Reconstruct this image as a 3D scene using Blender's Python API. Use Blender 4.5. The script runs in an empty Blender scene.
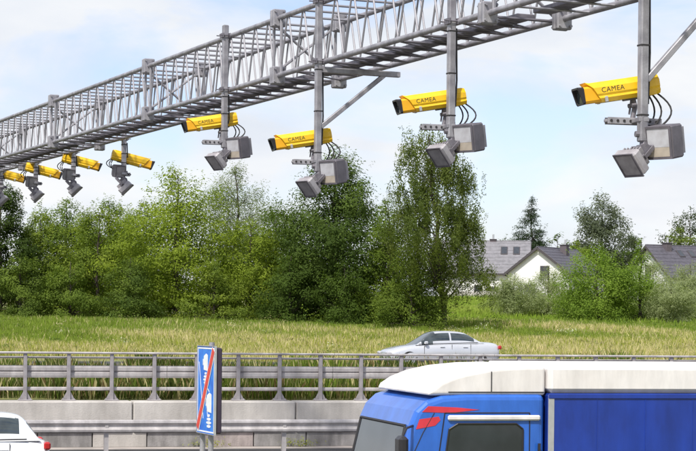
import bpy, math, random
import numpy as np
from mathutils import Vector, Matrix, Euler

# ------------------------------------------------------------------ camera, sky, sun, exposure
SC = bpy.context.scene
COL = SC.collection
F = 2000.0            # focal length in photograph pixels (696 wide)
EYE = 3.2             # eye height above the near carriageway
ROLL = math.radians(0.6)
HX, HY = 348.0, 319.5 # where the optical axis meets the picture
cd = bpy.data.cameras.new('camera')
cam = bpy.data.objects.new('camera', cd); COL.objects.link(cam)
cam.location = (0, 0, EYE)
cam.rotation_euler = (Matrix.Rotation(math.radians(90), 3, 'X') @ Matrix.Rotation(ROLL, 3, 'Z')).to_euler()
cd.sensor_width = 36; cd.lens = 36*F/696.0
cd.shift_y = (HY-225.5)/696.0
cd.clip_start = 0.5; cd.clip_end = 9000
SC.camera = cam
SC.view_settings.view_transform = 'Standard'; SC.view_settings.look = 'None'
SC.view_settings.gamma = 1; SC.view_settings.exposure = 0.3
SC.view_settings.use_curve_mapping = False
SC.render.engine = 'CYCLES'

SUN_EL, SUN_AZ = math.radians(52), math.radians(205)   # azimuth clockwise from +Y: behind the camera, to the left
W = bpy.data.worlds.new('World'); SC.world = W; W.use_nodes = True
nt = W.node_tree; nt.nodes.clear()
def N(t, **k):
    n = nt.nodes.new(t)
    for a, b in k.items(): setattr(n, a, b)
    return n
wo = N('ShaderNodeOutputWorld'); bg = N('ShaderNodeBackground'); bg.inputs[1].default_value = 0.1
sky = N('ShaderNodeTexSky'); sky.sky_type = 'NISHITA'; sky.sun_disc = False
sky.sun_elevation = SUN_EL; sky.sun_rotation = SUN_AZ; sky.air_density = 1.0; sky.dust_density = 1.0
tc = N('ShaderNodeTexCoord'); mp = N('ShaderNodeMapping'); mp.inputs['Scale'].default_value = (1, 1, 2.6)
nz = N('ShaderNodeTexNoise'); nz.inputs['Scale'].default_value = 8.0; nz.inputs['Detail'].default_value = 7; nz.inputs['Roughness'].default_value = 0.52; nz.inputs['Distortion'].default_value = 0.3
cr = N('ShaderNodeValToRGB'); cr.color_ramp.elements[0].position = 0.37; cr.color_ramp.elements[0].color = (.05, .05, .05, 1)
cr.color_ramp.elements[1].position = 0.555; cr.color_ramp.elements[1].color = (1, 1, 1, 1)
nz2 = N('ShaderNodeTexNoise'); nz2.inputs['Scale'].default_value = 9; nz2.inputs['Detail'].default_value = 6
cc = N('ShaderNodeValToRGB'); cc.color_ramp.elements[0].position = .35; cc.color_ramp.elements[0].color = (6.3, 6.75, 7.5, 1)
cc.color_ramp.elements[1].position = .65; cc.color_ramp.elements[1].color = (7.9, 8.0, 8.15, 1)
mx = N('ShaderNodeMix', data_type='RGBA')
sk = N('ShaderNodeMix', data_type='RGBA'); sk.blend_type = 'MULTIPLY'; sk.inputs[0].default_value = 1; sk.inputs[7].default_value = (1.32, 1.29, 1.52, 1)
L = nt.links.new
L(tc.outputs['Generated'], mp.inputs[0]); L(mp.outputs[0], nz.inputs[0]); L(mp.outputs[0], nz2.inputs[0])
L(nz.outputs[0], cr.inputs[0]); L(nz2.outputs[0], cc.inputs[0])
L(sky.outputs[0], sk.inputs[6])
L(cr.outputs[0], mx.inputs[0]); L(sk.outputs[2], mx.inputs[6]); L(cc.outputs[0], mx.inputs[7])
L(mx.outputs[2], bg.inputs[0]); L(bg.outputs[0], wo.inputs[0])
sd = bpy.data.lights.new('sun', 'SUN'); sd.energy = 4.0; sd.angle = math.radians(4); sd.color = (1, .96, .88)
sun = bpy.data.objects.new('sun', sd); COL.objects.link(sun)
sdir = Vector((math.sin(SUN_AZ)*math.cos(SUN_EL), math.cos(SUN_AZ)*math.cos(SUN_EL), math.sin(SUN_EL)))
sun.rotation_euler = sdir.to_track_quat('Z', 'Y').to_euler(); sun.location = (-20, -20, 40)

# ------------------------------------------------------------------ coordinates
CR, SR = math.cos(ROLL), math.sin(ROLL)
def P(px, py, z):
    """photo pixel + distance along the view axis -> point"""
    dx, dy = px-HX, HY-py
    return Vector(((dx*CR-dy*SR)*z/F, z, EYE+(dx*SR+dy*CR)*z/F))
TH = math.radians(13.9)
U = Vector((math.cos(TH), math.sin(TH), 0)); V = Vector((-math.sin(TH), math.cos(TH), 0))   # along / across the motorway
def ST(s, t, z=0): return U*s+V*t+Vector((0, 0, z))
PROF = [(-400, 1.6), (6, 1.6), (16, -.02), (49.25, -.02), (49.3, 1.1), (50.3, 1.12), (59.5, 1.38), (82.4, 1.38), (84, 1.4), (108, 2.75), (118, 3.0), (240, 6.1), (420, 8.5), (4000, 8.5)]
PT = np.array([p[0] for p in PROF]); PZ = np.array([p[1] for p in PROF])
def ground(x, y):
    t = -np.asarray(x)*math.sin(TH)+np.asarray(y)*math.cos(TH)
    return np.interp(t, PT, PZ)

# ------------------------------------------------------------------ materials
MATS = {}
def mat(name, col, rough=.6, metal=0, col2=None, nscale=8, bump=0, bscale=40, trans=0, spec=None, coat=0, ncontrast=(.35, .65), streak=0):
    m = bpy.data.materials.new(name); m.use_nodes = True; t = m.node_tree
    b = t.nodes['Principled BSDF']; b.inputs['Roughness'].default_value = rough; b.inputs['Metallic'].default_value = metal
    if spec is not None: b.inputs['Specular IOR Level'].default_value = spec
    if coat: b.inputs['Coat Weight'].default_value = coat
    if trans: b.inputs['Transmission Weight'].default_value = trans
    b.inputs['Base Color'].default_value = (*col, 1)
    tcn = t.nodes.new('ShaderNodeTexCoord')
    if col2 is None: col2 = tuple(c*.82 for c in col)
    nn = t.nodes.new('ShaderNodeTexNoise'); nn.inputs['Scale'].default_value = nscale; nn.inputs['Detail'].default_value = 6
    rr = t.nodes.new('ShaderNodeValToRGB')
    rr.color_ramp.elements[0].position = ncontrast[0]; rr.color_ramp.elements[1].position = ncontrast[1]
    rr.color_ramp.elements[0].color = (*col2, 1); rr.color_ramp.elements[1].color = (*col, 1)
    t.links.new(tcn.outputs['Object'], nn.inputs[0]); t.links.new(nn.outputs[0], rr.inputs[0]); t.links.new(rr.outputs[0], b.inputs['Base Color'])
    if streak:
        sm_ = t.nodes.new('ShaderNodeMapping'); sm_.inputs['Scale'].default_value = (3, 3, .7)
        s2 = t.nodes.new('ShaderNodeTexNoise'); s2.inputs['Scale'].default_value = 1.6; s2.inputs['Detail'].default_value = 8; s2.inputs['Roughness'].default_value = .65
        s3 = t.nodes.new('ShaderNodeValToRGB'); s3.color_ramp.elements[0].position = .36; s3.color_ramp.elements[1].position = .62
        s3.color_ramp.elements[0].color = (1-streak,)*3+(1,); s3.color_ramp.elements[1].color = (1.08, 1.08, 1.08, 1)
        mu = t.nodes.new('ShaderNodeMix'); mu.data_type = 'RGBA'; mu.blend_type = 'MULTIPLY'; mu.inputs[0].default_value = 1
        t.links.new(tcn.outputs['Object'], sm_.inputs[0]); t.links.new(sm_.outputs[0], s2.inputs[0]); t.links.new(s2.outputs[0], s3.inputs[0])
        t.links.new(rr.outputs[0], mu.inputs[6]); t.links.new(s3.outputs[0], mu.inputs[7]); t.links.new(mu.outputs[2], b.inputs['Base Color'])
    if bump:
        n2 = t.nodes.new('ShaderNodeTexNoise'); n2.inputs['Scale'].default_value = bscale; n2.inputs['Detail'].default_value = 5
        bp = t.nodes.new('ShaderNodeBump'); bp.inputs['Strength'].default_value = bump; bp.inputs['Distance'].default_value = .02
        t.links.new(tcn.outputs['Object'], n2.inputs[0]); t.links.new(n2.outputs[0], bp.inputs['Height']); t.links.new(bp.outputs[0], b.inputs['Normal'])
    MATS[name] = m; return m
def leafmat(name, transl=.35):
    m = bpy.data.materials.new(name); m.use_nodes = True; t = m.node_tree; t.nodes.clear()
    o = t.nodes.new('ShaderNodeOutputMaterial'); a = t.nodes.new('ShaderNodeAttribute'); a.attribute_name = 'tint'
    p = t.nodes.new('ShaderNodeBsdfPrincipled'); p.inputs['Roughness'].default_value = .7; p.inputs['Specular IOR Level'].default_value = .12
    tr = t.nodes.new('ShaderNodeBsdfTranslucent'); mxs = t.nodes.new('ShaderNodeMixShader'); mxs.inputs[0].default_value = transl
    hs = t.nodes.new('ShaderNodeMix'); hs.data_type = 'RGBA'; hs.blend_type = 'MULTIPLY'; hs.inputs[0].default_value = 1; hs.inputs[7].default_value = (1.35, 1.4, .75, 1)
    t.links.new(a.outputs['Color'], p.inputs['Base Color']); t.links.new(a.outputs['Color'], hs.inputs[6]); t.links.new(hs.outputs[2], tr.inputs['Color'])
    t.links.new(p.outputs[0], mxs.inputs[1]); t.links.new(tr.outputs[0], mxs.inputs[2]); t.links.new(mxs.outputs[0], o.inputs[0])
    MATS[name] = m; return m
leafmat('leaf', .48); leafmat('grass', .3)
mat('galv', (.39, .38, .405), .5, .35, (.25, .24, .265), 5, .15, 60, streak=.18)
mat('galv_dark', (.22, .205, .23), .55, .4, (.14, .13, .15), 9, .15, 60)  # darker steel for fittings; on the truss it also carries painted shade
mat('rail_steel', (.50, .47, .465), .5, .25, (.38, .355, .355), 3.5, .1, 60, streak=.2)
mat('post_steel', (.36, .335, .345), .55, .25, (.26, .24, .25), 5, .1, 60)
mat('yellow', (.86, .54, .015), .38, 0, (.80, .47, .012), 5, coat=.25)
mat('amber', (.84, .43, .012), .45, 0, (.75, .37, .01), 5)
mat('black', (.022, .02, .024), .4, 0)
mat('rubber', (.03, .028, .03), .75, 0)
mat('ink', (.05, .04, .02), .6)
mat('case', (.33, .31, .33), .5, .2, (.24, .225, .24), 8, .1, 30)
mat('case_dark', (.15, .135, .155), .5, .2, (.11, .10, .115), 8, .1, 30)
mat('case_pale', (.42, .40, .42), .5, .2, (.32, .30, .32), 8)
mat('lens', (.50, .50, .53), .3, 0, (.40, .39, .41), 9)
mat('lens_tan', (.46, .40, .33), .3, 0)
mat('glass', (.05, .065, .07), .05, 0, (.02, .028, .03), 2.5, spec=.9)
mat('window_glass', (.035, .042, .055), .05, 0, (.02, .025, .035), 2.5, spec=.8)
mat('concrete', (.50, .47, .44), .85, 0, (.36, .335, .31), 1.1, .35, 30, ncontrast=(.3, .7), streak=.09)
mat('concrete_pink', (.40, .345, .33), .85, 0, (.29, .25, .24), 2.2, .35, 30, streak=.3)
mat('concrete_dark', (.31, .295, .29), .85, 0, (.22, .21, .205), 2.2, .35, 30, streak=.3)
mat('asphalt', (.062, .06, .062), .85, 0, (.045, .044, .046), 2, .3, 60)
mat('shoulder', (.42, .37, .34), .9, 0, (.30, .27, .25), 1.5, .3, 50)
mat('paint_white', (.75, .75, .73), .6, 0, (.6, .6, .58), 5)
mat('soil', (.15, .17, .045), .95, 0, (.21, .19, .075), .5, .5, 6)
mat('bark', (.085, .065, .05), .9, 0, (.04, .032, .026), 6, .5, 20)
mat('birch_bark', (.50, .48, .45), .8, 0, (.09, .08, .075), 4, .3, 20, ncontrast=(.42, .52))
mat('render_white', (.80, .79, .78), .85, 0, (.72, .71, .70), .7)
mat('roof_dark', (.10, .093, .112), .6, 0, (.072, .067, .082), 3, .3, 8)
mat('roof_grey', (.23, .22, .235), .45, 0, (.17, .165, .175), 2, .3, 8)
mat('trim_dark', (.07, .06, .065), .6)
mat('brick_dark', (.12, .10, .11), .8)
mat('paint_silver', (.60, .61, .64), .25, .35, (.57, .58, .61), 2, coat=.6)
mat('paint_carwhite', (.82, .83, .85), .22, 0, (.80, .81, .83), 2, coat=.6)
mat('truck_blue', (.009, .040, .30), .4, 0, (.008, .034, .26), 2.0, coat=.3, streak=.22)
mat('truck_cab', (.03, .14, .56), .3, 0, (.025, .12, .5), 2.0, coat=.4, streak=.15)
mat('truck_white', (.74, .71, .70), .55, 0, (.66, .62, .60), 1.4, streak=.13)
mat('red', (.62, .04, .06), .4, 0, (.52, .03, .05), 6)
mat('lamp_red', (.5, .02, .02), .2, 0, coat=.5)
mat('sign_blue', (.035, .24, .78), .45, 0, (.018, .14, .64), 9)
mat('sign_white', (.85, .86, .88), .5, 0, (.76, .78, .8), 12)
mat('sign_red', (.72, .07, .045), .5, 0, (.62, .055, .04), 12)
mat('sign_back', (.045, .03, .055), .6, 0)
mat('alu', (.62, .62, .64), .4, .6)
mat('terracotta', (.35, .25, .2), .8)

# ------------------------------------------------------------------ mesh helpers
class MB:
    def __init__(self): self.v = []; self.f = []
    def add(self, vs, fs):
        o = len(self.v); self.v += [tuple(p) for p in vs]; self.f += [tuple(i+o for i in f) for f in fs]; return self
    def box(self, lo, hi, M=None):
        x0, y0, z0 = lo; x1, y1, z1 = hi
        vs = [Vector(p) for p in ((x0,y0,z0),(x1,y0,z0),(x1,y1,z0),(x0,y1,z0),(x0,y0,z1),(x1,y0,z1),(x1,y1,z1),(x0,y1,z1))]
        if M is not None: vs = [M @ p for p in vs]
        return self.add(vs, [(0,3,2,1),(4,5,6,7),(0,1,5,4),(1,2,6,5),(2,3,7,6),(3,0,4,7)])
    def cbox(self, lo, hi, c=.02, M=None):
        """box with its 12 edges chamfered"""
        lo = Vector(lo); hi = Vector(hi); d = hi-lo; c = min(c, min(d)*.45)
        ctr = (lo+hi)/2; h = d/2; vs = []; idx = {}
        for ax in range(3):
            for sg in (-1, 1):
                for a in (-1, 1):
                    for b in (-1, 1):
                        p = [0, 0, 0]; p[ax] = sg*h[ax]; o1, o2 = [i for i in range(3) if i != ax]
                        p[o1] = a*(h[o1]-c); p[o2] = b*(h[o2]-c)
                        key = [0, 0, 0]; key[ax] = sg; key[o1] = a; key[o2] = b
                        idx[(ax, tuple(key))] = len(vs); vs.append(ctr+Vector(p))
        fs = []
        for ax in range(3):
            o1, o2 = [i for i in range(3) if i != ax]
            for sg in (-1, 1):
                q = []
                for a, b in ((-1,-1),(1,-1),(1,1),(-1,1)):
                    k = [0,0,0]; k[ax] = sg; k[o1] = a; k[o2] = b; q.append(idx[(ax, tuple(k))])
                fs.append(tuple(q))
        for ax in range(3):                       # edges parallel to ax
            o1, o2 = [i for i in range(3) if i != ax]
            for a in (-1, 1):
                for b in (-1, 1):
                    k0 = [0,0,0]; k0[ax] = -1; k0[o1] = a; k0[o2] = b; k1 = list(k0); k1[ax] = 1
                    fs.append((idx[(o1,tuple(k0))], idx[(o1,tuple(k1))], idx[(o2,tuple(k1))], idx[(o2,tuple(k0))]))
        for a in (-1,1):
            for b in (-1,1):
                for e in (-1,1): fs.append(tuple(idx[(ax,(a,b,e))] for ax in range(3)))
        if M is not None: vs = [M @ p for p in vs]
        return self.add(vs, fs)
    def tube(self, pts, r, n=8, cap=True):
        pts = [Vector(p) for p in pts]; k = len(pts)
        rs = r if hasattr(r, '__len__') else [r]*k
        rings = []
        ref = None
        for i in range(k):
            d = (pts[min(i+1, k-1)]-pts[max(i-1, 0)])
            d = d.normalized() if d.length > 1e-9 else Vector((0,0,1))
            if ref is None or abs(ref.dot(d)) > .98: ref = Vector((0,0,1)) if abs(d.z) < .9 else Vector((1,0,0))
            a = d.cross(ref).normalized(); b = d.cross(a)
            ref = a.cross(d) if False else ref
            rings.append([pts[i]+(a*math.cos(2*math.pi*j/n)+b*math.sin(2*math.pi*j/n))*rs[i] for j in range(n)])
        vs = [p for rg in rings for p in rg]
        fs = [(i*n+j, i*n+(j+1) % n, (i+1)*n+(j+1) % n, (i+1)*n+j) for i in range(k-1) for j in range(n)]
        if cap: fs += [tuple(reversed(range(n))), tuple((k-1)*n+j for j in range(n))]
        return self.add(vs, fs)
    def prism(self, prof, axis_pts, frame):
        """closed 2-D profile swept between origins: frame = (ux, uy)"""
        ux, uy = frame; n = len(prof); vs = []
        for o in axis_pts: vs += [Vector(o)+ux*a+uy*b for a, b in prof]
        k = len(axis_pts)
        fs = [(i*n+j, i*n+(j+1) % n, (i+1)*n+(j+1) % n, (i+1)*n+j) for i in range(k-1) for j in range(n)]
        fs += [tuple(reversed(range(n))), tuple((k-1)*n+j for j in range(n))]
        return self.add(vs, fs)
    def xf(self, M):
        self.v = [tuple(M @ Vector(p)) for p in self.v]; return self
    def mesh(self, name, smooth=False):
        me = bpy.data.meshes.new(name); me.from_pydata(self.v, [], self.f); me.validate()
        import bmesh
        b = bmesh.new(); b.from_mesh(me); bmesh.ops.recalc_face_normals(b, faces=b.faces); b.to_mesh(me); b.free()
        if smooth:
            for p in me.polygons: p.use_smooth = True
            try: me.set_sharp_from_angle(angle=math.radians(38))
            except Exception: pass
        return me
    def build(self, name, m, parent=None, smooth=False, loc=None):
        return link(name, self.mesh(name, smooth), m, parent, loc)
def link(name, me, m, parent=None, loc=None):
    if m and not me.materials: me.materials.append(MATS[m])
    o = bpy.data.objects.new(name, me); COL.objects.link(o)
    if parent is not None:
        o.parent = parent
    if loc is not None: o.location = loc
    return o
def thing(name, label, cat, loc=(0,0,0), rz=0, group=None):
    o = bpy.data.objects.new(name, None); COL.objects.link(o); o.empty_display_size = .2
    o.location = loc; o.rotation_euler = (0, 0, rz); return tag(o, label, cat, group)
def tag(o, label, cat, group=None):
    o['label'] = label; o['category'] = cat
    if group: o['group'] = group
    return o
def struct(o): o['kind'] = 'structure'; return o
def rot_to(x, zref=Vector((0,0,1))):
    """matrix whose local X looks along x, local Z near zref"""
    x = x.normalized(); y = zref.cross(x).normalized(); z = x.cross(y)
    return Matrix((x, y, z)).transposed().to_4x4()
def text_mesh(s, size, depth):
    c = bpy.data.curves.new('lettering', 'FONT'); c.body = s; c.size = size; c.extrude = depth; c.align_x = 'CENTER'; c.align_y = 'CENTER'; c.space_character = 1.1
    o = bpy.data.objects.new('lettering_source', c); COL.objects.link(o)
    dg = bpy.context.evaluated_depsgraph_get(); me = bpy.data.meshes.new_from_object(o.evaluated_get(dg))
    bpy.data.objects.remove(o); return me

# ------------------------------------------------------------------ ground, roads
def sheet(name, ts, zs, s0, s1, ds, m, zoff=0):
    ss = np.arange(s0, s1+ds*.5, ds); mb = MB(); n = len(ss)
    for t, z in zip(ts, zs):
        for s in ss: mb.v.append(tuple(ST(s, t, z+zoff)))
    for i in range(len(ts)-1):
        for j in range(n-1): mb.f.append((i*n+j, i*n+j+1, (i+1)*n+j+1, (i+1)*n+j))
    return struct(mb.build(name, m))
sheet('ground', PT, PZ, -3000, 3000, 250, 'soil')
road = sheet('road', [20.4, 48.2], [0, 0], -400, 400, 80, 'asphalt')
sheet('road_shoulder', [48.2, 49.05], [.004, .004], -60, 60, 10, 'shoulder')
sheet('far_road', [60.5, 81.5], [1.386, 1.386], -400, 400, 80, 'asphalt')
for t in (21.0, 46.6):
    mb = MB()
    mb.add([ST(-120, t-.12, .006), ST(120, t-.12, .006), ST(120, t+.12, .006), ST(-120, t+.12, .006)], [(0,1,2,3)]); mb.build('edge_line', 'paint_white', road)
dash = MB().add([Vector((-2,-.06,0)), Vector((2,-.06,0)), Vector((2,.06,0)), Vector((-2,.06,0))], [(0,1,2,3)]).mesh('lane_dash')
for t in (27.4, 33.8, 40.2):
    for s in range(-36, 60, 12):
        o = link('lane_dash', dash, 'paint_white', road, ST(s, t, .006)); o.rotation_euler.z = TH

# ------------------------------------------------------------------ concrete median wall
rng = random.Random(4)
wall = thing('median_wall', 'low grey concrete retaining wall of blocks under the steel barrier', 'wall', ST(12.0, 49.2, 0))
wall.rotation_euler.z = TH
s = -17.0
while s < 17.5:                                     # lower course of short panels
    w = 1.34
    dz = rng.uniform(-.012, .012)
    MB().cbox((s+.012, -.18+dz, 0), (s+w-.012, .35, .36), .012).build('panel', rng.choice(['concrete', 'concrete_pink', 'concrete_dark', 'concrete_pink']), wall); s += w
s = -17.6
while s < 17.5:                                     # upper course of long blocks
    w = 4.1
    MB().cbox((s+.012, -.24, .365), (s+w-.012, .5, 1.13), .03).build('block', 'concrete', wall); s += w

# ------------------------------------------------------------------ median bridge barrier: posts, tubes, box beam
bar = thing('bridge_barrier', 'grey steel barrier with close posts standing on the concrete wall', 'barrier', ST(12.25, 49.5, 1.13)); bar.rotation_euler.z = TH
z0 = 1.13
pm = MB().cbox((-.045, -.06, 0), (.045, .06, 1.17), .012).mesh('post')
fm = MB()
fm.cbox((-.17, -.13, 0), (.17, .13, .025), .006)
fm.add([(-.15, -.012, .025), (-.045, -.012, .025), (-.045, -.012, .22), (-.15, .012, .025), (-.045, .012, .025), (-.045, .012, .22)], [(0,1,2),(3,5,4),(0,2,5,3),(0,3,4,1),(1,4,5,2)])
fm.add([(.15, -.012, .025), (.045, -.012, .025), (.045, -.012, .22), (.15, .012, .025), (.045, .012, .025), (.045, .012, .22)], [(0,2,1),(3,4,5),(0,3,5,2),(0,1,4,3),(1,2,5,4)])
for bx in (-.13, .13):
    for by in (-.09, .09): fm.tube([(bx, by, .02), (bx, by, .055)], .017, 6)
fm = fm.mesh('base_plate')
SP = 1.0616
for i in range(-16, 16):
    sx = i*SP-.705
    p = link('post', pm, 'post_steel', bar, (sx, 0, 0))
    link('base_plate', fm, 'post_steel', p)
def beam(name, prof, y, z, m='rail_steel', s0=-17.4, s1=17.0, step=4.26, parent=bar):
    s = s0
    while s < s1:
        mb = MB(); mb.prism(prof, [(s+.006, y, z), (min(s+step, s1)-.006, y, z)], (Vector((0,1,0)), Vector((0,0,1))))
        mb.build(name, m, parent); s += step
def rectp(w, h, c=.012):
    w /= 2; h /= 2
    return [(-w+c,-h),(w-c,-h),(w,-h+c),(w,h-c),(w-c,h),(-w+c,h),(-w,h-c),(-w,-h+c)]
beam('top_rail', rectp(.10, .055, .02), -.05, 1.175)
beam('second_rail', rectp(.08, .05, .018), .10, 1.06)
wb = [(-.04,-.15),(0,-.15),(.03,-.13),(.03,.13),(0,.15),(-.04,.15),(-.055,.10),(-.055,.03),(-.02,.0),(-.055,-.03),(-.055,-.10)]
beam('box_beam', wb, .14, .71)
beam('bottom_rail', rectp(.08, .09, .02), .10, .285)
# roadside guard rail in front of the wall
gr = thing('guard_rail', 'grey corrugated steel guard rail running in front of the concrete wall', 'guard rail', ST(11.7, 47.3, 0)); gr.rotation_euler.z = TH
wprof = [(-.02,-.155),(-.075,-.125),(-.085,-.08),(-.03,-.02),(-.03,.02),(-.085,.08),(-.075,.125),(-.02,.155),(-.014,.155),(-.068,.122),(-.078,.08),(-.022,.022),(-.022,-.022),(-.078,-.08),(-.068,-.122),(-.014,-.155)]
s = -19
while s < 19:
    MB().prism(wprof, [(s, 0, .61), (s+4.3, 0, .61)], (Vector((0,1,0)), Vector((0,0,1)))).build('w_beam', 'rail_steel', gr); s += 4.3
gp = MB().prism([(-.05,-.03),(.05,-.03),(.05,-.02),(-.04,-.02),(-.04,.09),(-.05,.09)], [(0,0,0),(0,0,.74)], (Vector((1,0,0)), Vector((0,1,0)))).mesh('post')
sp = MB().cbox((-.04,-.03,.5), (.04,.02,.72), .005).mesh('spacer')
for i in range(-4, 5):
    sx = -1.55+i*4.3
    p = link('post', gp, 'rail_steel', gr, (sx, .04, 0)); link('spacer', sp, 'rail_steel', p, (0, -.06, 0))

# ------------------------------------------------------------------ gantry truss
G = Vector((-.396, .918, 0)).normalized(); GN = Vector((G.y, -G.x, 0))     # along the span / from the near face to the far face
GA = Vector((-.895, 37.3, 0)); TW, ZB, ZT = 1.29, 7.88, 8.98
def gp_(s, side, z): return GA+G*s+GN*(TW*side)+Vector((0,0,z))
gan = thing('gantry', 'galvanised steel lattice truss gantry spanning the motorway', 'gantry', gp_(51, .5, ground(*(gp_(51,.5,0).xy))))
goff = Vector(gan.location)
def gl(p): return p-goff
JN = [-24.4, -15.95, -7.5, 1.3, 9.5, 17.85, 26.3, 34.75, 43.2, 51.65]
for a, b in zip(JN[:-1], JN[1:]):
    for side in (0, 1):
        for z in (ZB, ZT):
            MB().tube([gl(gp_(a+.07, side, z)), gl(gp_(b-.07, side, z))], .05, 10, False).build('chord', 'galv', gan, True)
unitbar = MB().tube([(0,0,0), (0,0,1)], 1, 7, False).mesh('lacing_bar', True)
def bar_(name, p, q, r, me=unitbar, m='galv'):
    d = q-p; o = link(name, me, m, gan, gl(p)); o.rotation_mode = 'QUATERNION'; o.rotation_quaternion = d.to_track_quat('Z', 'Y'); o.scale = (r, r, d.length); return o
rungbar2 = MB().tube([(0,0,0), (0,0,1)], 1, 7, False).mesh('cross_rung', True)
rungbar = MB().tube([(0,0,0), (0,0,1)], 1, 7, False).mesh('cross_rung', True)
rest = MB()
for a, b in zip(JN[:-1], JN[1:]):
    n = 11; h = (b-a-.3)/n; far = not (-12 < a < 26)
    for k in range(n):
        s0 = a+.15+k*h
        for side in (0, 1):
            bars = [(gp_(s0, side, ZB), gp_(s0+h/2-.03, side, ZT)), (gp_(s0+h/2+.03, side, ZT), gp_(s0+h, side, ZB))]
            for p, q in bars:
                if far: rest.tube([gl(p), gl(q)], .021, 5, False)
                else: bar_('lacing_bar', p, q, .0185)
        for z, c in ((ZB, s0), (ZT, s0+h/2)):
            p, q = gp_(c, .02, z-.02), gp_(c, .98, z-.02)
            if far: rest.tube([gl(p), gl(q)], .02, 5, False)
            else: bar_('cross_rung', p, q, .023, rungbar2 if z == ZT else rungbar, 'galv' if z == ZT else 'galv_dark')  # lower rungs darker than upper ones: underside shade put into the colour
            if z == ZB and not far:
                bar_('plan_brace', gp_(c, .03, z-.03), gp_(c+h, .97, z-.03), .015, rungbar, 'galv_dark')  # same darkened steel, painted-in shade of the truss underside
o = rest.build('distant_lacing', 'galv', gan, True); o['kind'] = 'stuff'
RG = rot_to(G)
plate = MB()
for x in (-.055, .055): plate.cbox((x-.045, -.13, -.17), (x+.045, .13, .17), .02)
for by in (-.09, .09):
    for bz in (-.12, .12): plate.tube([(-.14, by, bz), (.14, by, bz)], .022, 6)
plate = plate.mesh('flange')
for s in JN:
    for side in (0, 1):
        for z in (ZB, ZT):
            o = link('flange', plate, 'galv' if side == 0 else 'galv_dark', gan, gl(gp_(s, side, z))); o.rotation_mode = 'QUATERNION'; o.rotation_quaternion = RG.to_quaternion()  # far-face plates are the shaded copy, shade held in their colour
        bar_('frame_post', gp_(s-.2, side, ZB), gp_(s-.2, side, ZT), .032)
        bar_('frame_post', gp_(s+.2, side, ZB), gp_(s+.2, side, ZT), .032)
    bar_('cross_brace', gp_(s+.2, 0, ZB+.05), gp_(s+.2, 1, ZT-.05), .027)
    bar_('cross_brace', gp_(s+.22, 0, ZT-.05), gp_(s+.22, 1, ZB+.05), .027)
for a, b in zip(JN[:-1], JN[1:]):                    # cable tray lying on the lower rungs
    m_ = rot_to(G); mb = MB(); mb.cbox((0, -.16, 0), (b-a-.5, .16, .07), .01)
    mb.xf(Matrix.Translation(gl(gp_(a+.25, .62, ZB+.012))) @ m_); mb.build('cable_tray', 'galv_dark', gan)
for s in (-23.8, 51.0):                              # the two towers, outside the picture
    for side in (0, 1):
        p = gp_(s, side, 0); g0 = float(ground(p.x, p.y))
        MB().cbox((-.16, -.16, g0-.3), (.16, .16, ZT+.15), .02).xf(Matrix.Translation(gl(p))@RG).build('column', 'galv', gan)

# ------------------------------------------------------------------ hanging poles, cameras, lamps
hood_p = [(-.10,-.105),(.10,-.105),(.128,-.06),(.118,-.035),(.130,-.01),(.130,.06),(.085,.125),(-.085,.125),(-.130,.06),(-.130,-.01),(-.118,-.035),(-.128,-.06)]
def cam_meshes(L=1.1):
    d = {}
    mb = MB(); n = len(hood_p)                      # sunshield: raked front edge, lip at the top
    rear = [Vector((-.5*L, y, z)) for y, z in hood_p]
    r2 = [Vector((-.46*L, y*1.0, z)) for y, z in hood_p]
    front = [Vector((.30*L+(z-.0)*.62, y, z)) for y, z in hood_p]
    lip = [p+Vector((.05 if p.z > .1 else 0.0, 0, .012 if p.z > .1 else 0)) for p in front]
    vs = [p*1 for p in rear]+r2+front+lip
    for i in range(n): vs[i] = Vector((vs[i].x-.02, vs[i].y*.9, vs[i].z*.9))
    fs = [(k*n+j, k*n+(j+1) % n, (k+1)*n+(j+1) % n, (k+1)*n+j) for k in range(3) for j in range(n)]+[tuple(range(n)), tuple(3*n+j for j in range(n))]
    mb.add(vs, fs); d['sunshield'] = mb.mesh('sunshield')
    bp = [(-.085,-.095),(.085,-.095),(.105,-.07),(.105,.065),(.08,.09),(-.08,.09),(-.105,.065),(-.105,-.07)]
    d['housing'] = MB().prism(bp, [(-.3*L,0,0), (.445*L,0,0)], (Vector((0,1,0)), Vector((0,0,1)))).mesh('housing')
    mb = MB(); sq = [(-.088,-.10),(.088,-.10),(.108,-.08),(.108,.07),(.088,.09),(-.088,.09),(-.108,.07),(-.108,-.08)]
    x0, x1 = .445*L, .5*L                            # nose: dark tube with a recessed window
    o0 = [Vector((x0, y, z)) for y, z in sq]; o1 = [Vector((x1+z*.25, y*1.04, z*1.06)) for y, z in sq]
    i1 = [Vector((x1+z*.25, y*.82, z*.82)) for y, z in sq]; i0 = [Vector((x0+.015, y*.78, z*.78)) for y, z in sq]
    m = 8; fs = [(k*m+j, k*m+(j+1) % m, (k+1)*m+(j+1) % m, (k+1)*m+j) for k in range(3) for j in range(m)]+[tuple(range(m))]
    mb.add(o0+o1+i1+i0, fs); d['nose'] = mb.mesh('nose')
    d['window'] = MB().add([Vector((x0+.02, y*.79, z*.79)) for y, z in sq], [tuple(range(m))]).mesh('window')
    d['latch'] = MB().cbox((.17*L, .114, -.11), (.21*L, .142, -.045), .006).mesh('latch')
    return d
CMESH = cam_meshes()
for _k, _m in CMESH.items(): _m.transform(Matrix.Diagonal((1, 1.18, 1.18, 1)))
TXT = text_mesh('CAMEA', .092, .0015)
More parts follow.
